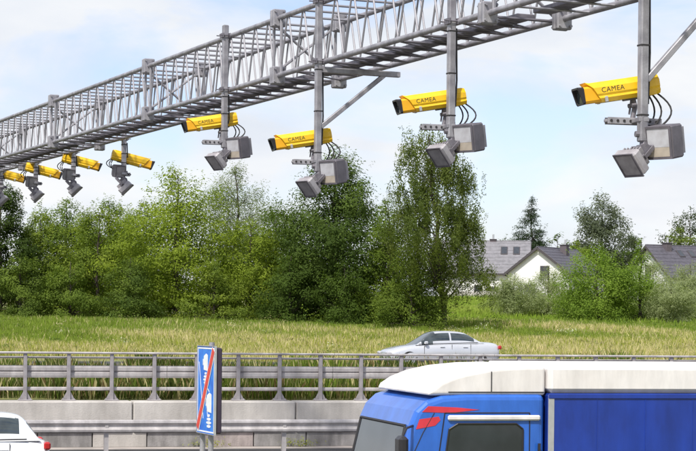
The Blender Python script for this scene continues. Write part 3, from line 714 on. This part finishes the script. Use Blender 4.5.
# ------------------------------------------------------------------ houses
def house(label, loc, rz, Wg, Lr, hw, pitch, roofm, skylights=(), gable_win=(), side_win=(), chimney=None, over=.45, extra=None):
    """local: gable faces -Y, ridge runs along +Y; x across"""
    t = thing('house', label, 'house', loc, rz)
    hr = hw+math.tan(pitch)*Wg/2
    prof = [(-Wg/2,-1.0),(Wg/2,-1.0),(Wg/2,hw),(0,hr),(-Wg/2,hw)]
    wl = MB().prism(prof, [(0,0,0),(0,Lr,0)], (Vector((1,0,0)), Vector((0,0,1)))).build('wall', 'render_white', t)
    sl = (Wg/2+over)/math.cos(pitch)
    for s_ in (-1, 1):
        M_ = Matrix.Translation((0,0,hr+.03)) @ Matrix.Rotation(s_*pitch, 4, 'Y')
        rf = MB().cbox(((0 if s_ > 0 else -sl), -over, .0), ((sl if s_ > 0 else 0), Lr+over, .20), .03).xf(M_).build('roof', roofm, t)
        for k in range(9):                             # battens of the tile courses, proud of the roof
            x = sl*(k+.5)/9
            MB().box(((x-.06) if s_ > 0 else (-x-.06), -over+.02, .20), ((x+.06) if s_ > 0 else (-x+.06), Lr+over-.02, .225)).xf(M_).build('tile_course', roofm, rf)
        MB().cbox(((.05 if s_ > 0 else -sl), -over-.05, -.14), ((sl if s_ > 0 else -.05), -over-.005, .17), .01).xf(M_).build('verge_board', 'trim_dark', rf)
        g0 = M_ @ Vector((s_*(sl+.06), -over, .06)); g1 = M_ @ Vector((s_*(sl+.06), Lr+over, .06))
        MB().tube([g0, g1], .07, 8).build('gutter', 'trim_dark', rf)
        dp = Vector((s_*(Wg/2+.07), -.0+.15, 0)); MB().tube([Vector((g0.x, .15, g0.z)), dp+Vector((0,0,hw-.5)), dp+Vector((0,0,-.3))], .05, 6).build('downpipe', 'trim_dark', t)
        for (ss, u, v_, w, h) in skylights:
            if ss != s_: continue
            a = s_*u*sl; fr = MB().cbox((a-h/2, v_-w/2, .2), (a+h/2, v_+w/2, .29), .02).xf(M_).build('skylight', 'trim_dark', rf)
            MB().cbox((a-h/2+.1, v_-w/2+.1, .285), (a+h/2-.1, v_+w/2-.1, .30), .004).xf(M_).build('pane', 'window_glass', fr)
    MB().cbox((-.16,-over+.02,hr+.12), (.16, Lr+over-.02, hr+.30), .05).build('ridge_cap', roofm, t)
    def win(M_, w, h):
        fr = MB()
        fr.box((-w/2,-.05,-h/2),(w/2,.02,-h/2+.09)); fr.box((-w/2,-.05,h/2-.09),(w/2,.02,h/2)); fr.box((-w/2,-.05,-h/2+.09),(-w/2+.09,.02,h/2-.09)); fr.box((w/2-.09,-.05,-h/2+.09),(w/2,.02,h/2-.09)); fr.box((-.05,-.05,-h/2+.09),(.05,.02,h/2-.09))
        f = fr.xf(M_).build('window', 'trim_dark', t)
        for q in (-1, 1): MB().box((min(.05*q, q*(w/2-.09)), -.03, -h/2+.09), (max(.05*q, q*(w/2-.09)), -.012, h/2-.09)).xf(M_).build('pane', 'window_glass', f)
        MB().cbox((-w/2-.1,-.14,-h/2-.07), (w/2+.1,-.01,-h/2-.005), .01).xf(M_).build('sill', 'alu', f)
    for x, z, w, h in gable_win: win(Matrix.Translation((x, -.012, z)), w, h)
    for s_, y, z, w, h in side_win: win(Matrix.Translation((s_*(Wg/2+.012), y, z)) @ Matrix.Rotation(s_*math.pi/2, 4, 'Z'), w, h)
    if chimney:
        cx, cy, ch = chimney
        c = MB().cbox((cx-.45, cy-.4, hr-2.0), (cx+.45, cy+.4, hr+ch), .03).build('chimney', 'brick_dark', t)
        MB().cbox((cx-.52, cy-.47, hr+ch), (cx+.52, cy+.47, hr+ch+.12), .02).build('cap', 'trim_dark', c)
        MB().tube([(cx+.1, cy, hr+ch+.1), (cx+.1, cy, hr+ch+.75)], .13, 10).build('flue', 'alu', c)
    return t
def gz(p): return float(ground(p.x, p.y))
# house with the white gable towards us
a = P(538, 300, 250); a.z = gz(a)
hA = P(538.8, 247.7, 250).z-a.z
house('white gabled house with dark roof and a window in its gable', a, math.radians(-31), 8.4, 11.0, hA-math.tan(math.radians(36))*4.2-.1, math.radians(36), 'roof_dark',
      skylights=((1,.62,5.0,.8,1.3),(1,.62,6.2,.8,1.3)), gable_win=((.9, hA-2.95, 1.25, 1.35), (-1.2, 1.2, 1.4, 1.2), (2.0, 1.2, 1.4, 1.2)), side_win=((1,4,1.4,1.3,1.2),(1,8,1.4,1.3,1.2)), chimney=(1.0, 5.5, .55))
# long house behind the birch: grey roof slope towards us
a = P(527, 300, 262); a.z = gz(a); hA = P(520, 242, 262).z-a.z
house('white house with light grey roof and skylights behind the birch', a, math.radians(90-6), 9.4, 11.5, hA-math.tan(math.radians(40))*4.7-.1, math.radians(40), 'roof_grey',
      skylights=((-1,.30,1.4,.9,1.6),(-1,.30,3.0,.9,1.6)), side_win=((-1,6.2,1.0,1.1,1.2),(-1,4.3,.9,1.5,.9)), chimney=(.2, 4.5, .35))
# house on the right
a = P(648, 300, 235); a.z = gz(a); hA = P(652, 246, 235).z-a.z
house('house with broad slate purple roof behind the silver willows', a, math.radians(-64), 9.0, 10.5, hA-math.tan(math.radians(38))*4.5-.1, math.radians(38), 'roof_dark',
      skylights=((1,.25,3.6,.8,1.3),(1,.25,5.2,.8,1.3)), gable_win=((0, hA-2.9, 1.2, 1.3),), side_win=((1,3,1.3,1.4,1.3),(1,7,1.3,1.4,1.3)), chimney=(.6, 2.2, .4))
a = P(487, 296, 246); a.z = gz(a)
gw = tag(MB().cbox((-4.2,-.12,-.3),(4.2,.12,.85),.02).build('garden_wall', 'concrete', None, False, a), 'low grey garden wall before the house with skylights', 'wall')

# ------------------------------------------------------------------ trees and shrubs
def tint_mesh(name, verts, faces_n, cols, m):
    """quads from (n,4,3) array with one colour each"""
    n = len(verts); me = bpy.data.meshes.new(name)
    me.vertices.add(n*4); me.vertices.foreach_set('co', verts.reshape(-1).astype(np.float32))
    me.loops.add(n*4); me.loops.foreach_set('vertex_index', np.arange(n*4, dtype=np.int32))
    me.polygons.add(n); me.polygons.foreach_set('loop_start', np.arange(0, n*4, 4, dtype=np.int32))
    me.update(calc_edges=True)
    at = me.attributes.new('tint', 'FLOAT_COLOR', 'POINT')
    c4 = np.ones((n, 4, 4), np.float32); c4[:, :, :3] = cols[:, None, :]
    at.data.foreach_set('color', c4.reshape(-1)); me.materials.append(MATS[m]); return me
def leaves(rs, pos, ln, wd, out, col, var, upb=.5, hang=0):
    n = len(pos)
    nr = rs.normal(size=(n,3)); nr /= np.linalg.norm(nr, axis=1)[:,None]
    nr = nr*.62+out*.8+np.array([0,0,upb]); nr /= np.linalg.norm(nr, axis=1)[:,None]
    d = rs.normal(size=(n,3)); d[:,2] -= hang
    d -= nr*np.sum(d*nr, axis=1)[:,None]; d /= np.linalg.norm(d, axis=1)[:,None]+1e-9
    b = np.cross(nr, d)
    l = (ln*rs.uniform(.6, 1.3, n))[:,None]; w = (wd*rs.uniform(.7, 1.25, n))[:,None]
    q = np.stack([pos, pos+d*l*.45+b*w*.5, pos+d*l, pos+d*l*.45-b*w*.5], axis=1)
    return q
def tree(name, label, px, pbase, ptop, wpx, z, col, col2, seed, n_clump=90, per=130, leaf=(.20,.12), shape='round', low=.05, lean=0, group=None, cat='tree', clr=.122, bark='bark', squash=.6, core=.35):
    rs = np.random.RandomState(seed); rg = random.Random(seed)
    base = P(px, pbase, z); gz0 = float(ground(base.x, base.y)); top = P(px+lean, ptop, z).z
    H = top-gz0; R = wpx*z/F/2
    t = thing(name, label, cat, (base.x, base.y, gz0-.05), 0, group)
    lx = lean*z/F
    def prof(h):
        if shape == 'round': return np.clip(np.sin(np.pi*np.clip(h*.86+.14, 0, 1))**.62, .12, 1)
        if shape == 'cone': return np.clip(1.02-h, .03, 1)**.85
        if shape == 'egg': return np.clip(np.sin(np.pi*np.clip(h*.78+.22, 0, 1))**.75, .10, 1)
        if shape == 'dome': return np.clip(np.sqrt(np.clip(1-(h*.98)**2.4, 0, 1)), .12, 1)
        if shape == 'birch': return np.interp(h, [0,.12,.3,.5,.7,.85,1], [.70,1.08,1.08,.90,.74,.58,.26])
        return np.ones_like(h)
    ph = rs.uniform(0, 6.28, 6)
    def env(h, a): return R*prof(h)*(1+.16*np.sin(2*a+ph[0]+3*h)+.14*np.sin(3*a+ph[1]-5*h)+.13*np.sin(9*h+ph[2]+a))
    h = rs.uniform(0, 1, n_clump*3)
    keep = rs.uniform(0, 1, len(h)) < prof(h)*.8+.2
    h = h[keep][:n_clump]; n = len(h)
    a = rs.uniform(0, 2*np.pi, n); rho = rs.uniform(core**2, 1, n)**.5
    r = env(h, a)*rho*.95
    hz = low*H+h*(H*(1-low)-.3)
    C = np.stack([np.cos(a)*r+lx*h, np.sin(a)*r, hz], axis=1)
    crad = R*clr*rs.uniform(.65, 1.5, n)*2*(.38+.62*np.minimum(prof(h)*1.15, 1))
    # wood
    wd = MB(); k = 7; tr = .014*H+.02
    ax = [Vector((lx*(i/k)*.9+rs.normal()*.03*H*.25*(i > 0), rs.normal()*.03*H*.25*(i > 0), H*.93*i/k)) for i in range(k+1)]
    wd.tube(ax, [tr*(1-.9*i/k)+.01 for i in range(k+1)], 7)
    def axat(zz):
        f = min(max(zz/(H*.93), 0), .999)*k; i = int(f); return ax[i].lerp(ax[i+1], f-i)
    for i in range(0, n, max(1, n//45)):
        c = Vector(C[i]); f = axat(max(.08*H, c.z-.55*math.hypot(c.x-lx*h[i], c.y)-.03*H)); mid = f.lerp(c, .5)+Vector((0,0,.05*H*rg.uniform(0,1)))
        rr = tr*.32*(1-.6*h[i])
        wd.tube([f, mid, c], [rr, rr*.6, rr*.2], 5)
    wd.build('trunk', bark, t, True)
    # foliage
    near_ = z < 200; per = int(per*(1.72 if near_ else 1.25)); ls_ = .72 if near_ else .8
    cnt = np.maximum(20, (per*(crad/(R*clr*2))**2).astype(int)); idx = np.repeat(np.arange(n), cnt); N_ = len(idx)
    if shape == 'birch':
        g = rs.normal(size=(N_,3)); st = rs.randint(0, 7, N_); key = idx*7+st
        so = rs.normal(size=(n*7,3))*.5; ln = rs.uniform(.5, 2.0, n*7)
        sd_ = np.stack([rs.normal(.12, .12, n*7), rs.normal(0, .12, n*7), -np.ones(n*7)], axis=1)
        f = rs.uniform(0, 1, N_)
        pos = C[idx]+so[key]*crad[idx][:,None]+sd_[key]*(ln[key]*f)[:,None]+g*.085
        hang = 1.6
    else:
        g = rs.normal(size=(N_,3)); g /= np.linalg.norm(g, axis=1)[:,None]; g *= (rs.uniform(0,1,N_)**.45)[:,None]
        g[:,2] *= squash
        pos = C[idx]+g*crad[idx][:,None]*1.25
        # leafy shoots: three twigs per clump reach outwards and up
        sp_ = rs.uniform(0,1,N_) < .20
        od = C-np.array([lx*.5,0,H*.40]); od /= np.linalg.norm(od, axis=1)[:,None]+1e-6
        tw = np.repeat(od, 3, 0)*.8+rs.normal(size=(n*3,3))*.45+np.array([0,0,.35]); tw /= np.linalg.norm(tw, axis=1)[:,None]
        tl = rs.uniform(.9, 1.9, n*3); ky = idx*3+rs.randint(0, 3, N_); ff = rs.uniform(.3, 1, N_)
        tpos = C[idx]+tw[ky]*(crad[idx]*tl[ky]*ff)[:,None]+rs.normal(size=(N_,3))*(crad[idx]*.11*(1.25-ff))[:,None]
        pos[sp_] = tpos[sp_]
        hang = .3
    pos[:,2] = np.maximum(pos[:,2], .08)
    out = pos-np.array([lx*.5,0,H*.5]); out /= np.linalg.norm(out, axis=1)[:,None]+1e-6
    oc = pos-C[idx]; oc /= np.linalg.norm(oc, axis=1)[:,None]+1e-6; out = out*.6+oc*.7
    cm = rs.uniform(0, 1, n)[idx]*.75+rs.uniform(0, 1, N_)*.25
    cols = np.array(col)[None,:]*(1-cm[:,None])+np.array(col2)[None,:]*cm[:,None]
    cols = cols*rs.uniform(.8, 1.2, N_)[:,None]
    q = leaves(rs, pos, leaf[0]*ls_, leaf[1]*ls_, out, None, None, .55 if shape != 'birch' else .0, hang)
    link('crown', tint_mesh('crown', q, 4, cols, 'leaf'), None, t)
    return t
G1, G2 = (.155,.21,.026), (.26,.32,.048)             # fresh light green
D1, D2 = (.06,.098,.02), (.105,.155,.03)          # dark green
M1, M2 = (.095,.148,.024), (.18,.245,.042)           # mid green
S1, S2 = (.22,.27,.12), (.33,.37,.19)             # silver green
GB = 'trees of the hedgerow'
# back row, farther away
tree('willow_tree', 'tall grey green willow behind the maple', 236, 312, 160, 92, 136, (.14,.18,.075), (.22,.265,.12), 11, 170, 130, (.20,.08), 'egg', .1, core=.2)
tree('hedge_tree', 'broad mid green tree between the dark edge tree and the maple', 108, 312, 195, 84, 132, M1, M2, 12, 130, 130, group=None)
tree('hedge_tree', 'rounded green tree right behind the dark edge tree', 66, 312, 194, 80, 134, M1, (.16,.22,.035), 13, 120, 130)
tree('slim_tree', 'thin pale tree showing between the dark tree and the birch', 384, 312, 196, 46, 138, (.09,.125,.04), (.14,.18,.06), 14, 60, 100, (.18,.08), 'egg', .1)
tree('hedge_tree', 'dense green tree behind the gap left of the maple', 146, 312, 198, 84, 137, D1, M2, 15, 80, 130)
tree('hedge_tree', 'dark tree filling the gap right of the maple', 275, 312, 205, 84, 131, D1, M1, 16, 80, 130)
# front row
tree('dark_edge_tree', 'dark green tree standing at the end of the hedgerow', 0, 314, 174, 70, 119, D1, (.06,.09,.02), 21, 90, 150)
tree('hedge_tree', 'light bushy tree with low branches beside the dark edge tree', 40, 314, 211, 80, 121, M1, G2, 22, 100, 130, shape='dome', low=0)
tree('hedge_tree', 'bright bushy tree left of the maple', 97, 314, 204, 78, 120, M1, G2, 23, 100, 130, shape='dome', low=0)
tree('maple_tree', 'tall light green maple with yellowish tiers of leaves', 176, 314, 162, 124, 118, G1, (.27,.34,.04), 24, 150, 130, (.22,.13), 'egg', .0, squash=.45, core=.2)
tree('yellow_tree', 'yellow green tree between the maple and the dark tree', 250, 314, 216, 92, 119, G1, (.26,.33,.04), 25, 120, 130, (.2,.12), 'dome', .0, squash=.5)
tree('dark_tree', 'dark green broad tree with pointed top beside the birch', 334, 315, 142, 122, 117, (.055,.092,.02), (.12,.175,.036), 26, 250, 140, (.21,.13), 'egg', .03, squash=.5, core=.2)
tree('yellow_shrub', 'light green spreading shrub at the foot of the birch', 388, 316, 194, 112, 114, M1, (.19,.26,.035), 27, 160, 130, (.19,.1), 'cone', .0, cat='shrub', squash=.6)
tree('birch_tree', 'tall weeping birch with hanging twigs', 444, 312, 119, 106, 112, (.085,.12,.028), (.19,.23,.06), 28, 185, 215, (.17,.09), 'birch', .19, lean=-20, bark='bark', clr=.062, core=.1)
for i, (px, top, w, z, c1, c2, lb) in enumerate(((20,252,58,116,D1,M2,'dark low shrub under the edge tree'), (70,256,60,116,M1,M2,'low leafy shrub between the two bushy trees'), (130,252,60,115,D1,M2,'low dark shrub left of the maple foot'),
        (214,256,62,115,M1,G2,'low leafy shrub right of the maple foot'), (290,250,64,115,D1,M1,'dark low shrub left of the dark tree foot'), (345,258,60,113,D1,M1,'low dark shrub at the dark tree foot'), (410,262,78,111,M1,(.15,.2,.03),'low light shrub in front of the birch'))):
    tree('shrub', lb, px, 315, top, w, z, c1, c2, 40+i, 60, 110, (.17,.1), 'dome', .0, cat='shrub', core=.1)
# right-hand shrubs before the houses
tree('bright_shrub', 'big bright green shrub before the white gabled house', 597, 316, 244, 82, 128, (.14,.225,.03), (.23,.325,.05), 51, 130, 130, (.19,.1), 'round', .0, cat='shrub', squash=.8)
tree('bright_shrub', 'bright green shoots right of the big bright shrub', 640, 316, 234, 50, 130, (.14,.225,.03), (.22,.31,.05), 52, 60, 110, (.19,.09), 'cone', .0, cat='shrub', squash=1)
SW = [(514,268,44,140,'silver willow shrub against the white gable, left one'), (548,262,50,138,'silver willow shrub against the white gable, right one'), (652,258,58,134,'silver willow shrub right of the bright shoots'), (690,258,54,133,'silver willow shrub before the purple roof'), (670,274,52,128,'low silver willow shrub before the purple roof')]
for i, (px, top, w, z, lb) in enumerate(SW): tree('willow_shrub', lb, px, 316, top, w, z, S1, S2, 60+i, 95, 115, (.17,.06), 'round', .0, cat='shrub', squash=.9, core=.1)
tree('willow_shrub', 'small pale shrub at the foot of the garden wall', 494, 316, 298, 50, 150, S1, G2, 66, 60, 100, (.18,.08), 'dome', .0, cat='shrub')
# far trees behind the houses
tree('spruce_tree', 'dark pointed spruce behind the grey roof', 531, 296, 194, 50, 300, (.03,.055,.025), (.065,.095,.045), 71, 190, 110, (.40,.14), 'cone', .1, squash=.35, core=.3)
tree('tall_tree', 'tall grey green tree rising behind the bright shrub', 601, 296, 190, 62, 300, (.10,.125,.075), (.16,.185,.115), 72, 140, 120, (.42,.24), 'egg', .1)  # distance haze is mixed into these leaf colours, paler and greyer
for i, (px, top, w, z, c1, c2, lb, sh_) in enumerate(((478,240,60,310,M1,M2,'low far tree behind the grey roof','round'), (557,233,52,305,M1,(.10,.14,.03),'rounded far tree right of the spruce','round'), (578,240,50,285,M1,G2,'bright far tree left of the tall tree foot','round'),
        (690,204,66,300,(.05,.072,.03),(.085,.11,.05),'dark far tree behind the purple roof','egg'), (680,226,46,262,G1,(.16,.2,.06),'light far willow before the dark far tree','round'), (628,232,40,310,D1,M1,'small dark far tree behind the purple roof gable','round'), (720,215,60,290,D1,M1,'far tree right of the dark far tree','round'), (505,236,44,320,D1,M1,'dark low far tree left of the spruce','round'))):
    tree('far_tree', lb, px, 296, top, w, z, c1, c2, 80+i, 70, 110, (.42,.24), sh_, .05)
tree('hedge_tree', 'tree closing the hedgerow beyond the dark edge tree', -45, 314, 190, 80, 124, D1, M1, 95, 80, 120)

# ------------------------------------------------------------------ grass
def grass(name, label, n, ylo, yhi, xfrac, tlo, thi, hmin, hmax, wd, seed, patch, kinds):
    rs = np.random.RandomState(seed)
    y = np.sqrt(rs.uniform(ylo**2, yhi**2, n)); x = rs.uniform(xfrac[0], xfrac[1], n)*y
    t = -x*math.sin(TH)+y*math.cos(TH); k = (t > tlo) & (t < thi); x, y, t = x[k], y[k], t[k]; n = len(x)
    z = ground(x, y)
    pt = np.zeros(n)
    for j in range(6):
        fx, fy, p0 = rs.normal()*patch, rs.normal()*patch, rs.uniform(0, 6.28); pt += np.sin(x*fx+y*fy+p0)
    pt = pt/3
    col = kinds(x, y, t, pt, rs)
    fn = np.zeros(n)
    for j in range(5):
        fx, fy, p0 = rs.normal()*patch*5, rs.normal()*patch*5, rs.uniform(0, 6.28); fn += np.sin(x*fx+y*fy+p0)
    hh = rs.uniform(hmin, hmax, n)*np.clip(1+.28*pt+.13*fn, .35, 1.9); a = rs.uniform(0, 6.28, n)
    dx, dy = np.cos(a), np.sin(a); ln = hh*rs.uniform(.03, .38, n); la = rs.uniform(0, 6.28, n)
    lx, ly = np.cos(la)*ln, np.sin(la)*ln; w = wd*rs.uniform(.6, 1.4, n)
    b0 = np.stack([x-dx*w, y-dy*w, z-.03], 1); b1 = np.stack([x+dx*w, y+dy*w, z-.03], 1)
    m1 = np.stack([x+lx*.35+dx*w*.8, y+ly*.35+dy*w*.8, z+hh*.6], 1); tp_ = np.stack([x+lx, y+ly, z+hh], 1)
    q = np.stack([b0, b1, m1, tp_], 1)
    o = link(name, tint_mesh(name, q, 4, col, 'grass'), None); o['label'] = label; o['category'] = 'grass'; o['kind'] = 'stuff'; return o
GR = np.array((.20,.275,.04)); ST_ = np.array((.58,.51,.27)); OL = np.array((.31,.34,.06)); BR = np.array((.22,.16,.07)); DG = np.array((.055,.085,.015))
def mixk(f, a, b): return a[None,:]*(1-f[:,None])+b[None,:]*f[:,None]
def bank(x, y, t, pt, rs):
    # straw and seed heads low on the bank, greener towards the hedgerow
    f = np.clip((101.5-t+5*np.sin(x*.11+1))/7+1.0*pt+rs.normal(0, .28, len(x)), 0, 1)
    c = mixk(f, GR, OL); s = rs.uniform(0, 1, len(x)) < np.clip(.08+.47*f+.25*pt, .04, .75); c[s] = ST_
    return c*rs.uniform(.75, 1.25, len(x))[:,None]
grass('tall_grass', 'tall yellow green grass covering the bank below the trees', 470000, 84, 132, (-.21, .21), 82.5, 121, .10, .36, .0070, 5, .35, bank)
def verge(x, y, t, pt, rs):
    f = np.clip(.22+.5*pt+rs.normal(0, .3, len(x)), 0, 1); c = mixk(f, DG, GR); s = rs.uniform(0, 1, len(x)) < .28; c[s] = np.where(rs.uniform(0, 1, s.sum())[:,None] < .5, ST_, BR)
    return c*rs.uniform(.7, 1.2, len(x))[:,None]
grass('median_grass', 'weedy grass growing in the median behind the steel barrier', 150000, 50, 64, (-.22, .22), 50.2, 60.2, .12, .66, .004, 6, .8, verge)
def field(x, y, t, pt, rs):
    f = np.clip(.35+.5*pt+rs.normal(0, .3, len(x)), 0, 1); return mixk(f, np.array((.21,.32,.035)), np.array((.32,.39,.08)))*rs.uniform(.8, 1.2, len(x))[:,None]
grass('meadow_grass', 'green meadow grass rising towards the houses', 120000, 122, 235, (.03, .21), 116, 232, .22, .6, .016, 7, .15, field)
def vg2(x, y, t, pt, rs): return mixk(np.clip(.5+.4*pt, 0, 1), GR, OL)
grass('verge_grass', 'short grass on the near roadside verge around the sign', 26000, 12, 21, (-.4, .4), 10, 20.2, .06, .18, .006, 8, 1.0, vg2)
rs_ = random.Random(9)
for i, (sx, lb) in enumerate(((8.6, 'small weed tuft at the wall foot behind the guard rail'), (10.9, 'small weed tuft at the wall foot nearer the lorry'))):
    r8 = np.random.RandomState(100+i); n = 160; pos = r8.normal(size=(n,3))*np.array((.22,.06,.05))+np.array((0,0,.09)); pos[:,2] = np.maximum(pos[:,2], .01)
    o_ = pos/np.linalg.norm(pos, axis=1)[:,None]
    cols = np.array(OL)[None,:]*r8.uniform(.6,1.3,n)[:,None]
    o = link('weed', tint_mesh('weed', leaves(r8, pos, .09, .03, o_, None, None, .6, -.8), 4, cols, 'grass'), None, None, ST(sx, 48.8, .004)); tag(o, lb, 'weed'); o['kind'] = 'stuff'

r9 = np.random.RandomState(77); Q, K = [], []
for k in range(420):
    y = math.sqrt(r9.uniform(86**2, 124**2)); x = r9.uniform(-.2, .2)*y; t_ = -x*math.sin(TH)+y*math.cos(TH)
    if not 83.5 < t_ < 119: continue
    edge = t_ > 109; n = r9.randint(25, 70) if not edge else r9.randint(50, 130); sz = r9.uniform(.18, .4) if not edge else r9.uniform(.3, .75)
    pos = r9.normal(size=(n,3))*np.array((sz*.8, sz*.8, sz*.45)); pos[:,2] = np.abs(pos[:,2])+.05
    o_ = pos/(np.linalg.norm(pos, axis=1)[:,None]+1e-6); pos = pos+np.array((x, y, float(ground(x, y))))
    c = [(.10,.16,.03), (.16,.21,.05), (.22,.20,.09), (.42,.38,.22), (.55,.55,.42)][r9.choice(5, p=[.36,.28,.14,.14,.08] if not edge else [.55,.3,.15,0,0])]
    Q.append(leaves(r9, pos, .13, .05, o_, None, None, .5, -.6)); K.append(np.array(c)[None,:]*r9.uniform(.7, 1.25, n)[:,None])
o = link('bank_weeds', tint_mesh('bank_weeds', np.concatenate(Q), 4, np.concatenate(K), 'grass'), None); o['label'] = 'scattered weeds and scrub growing through the bank grass'; o['category'] = 'weeds'; o['kind'] = 'stuff'
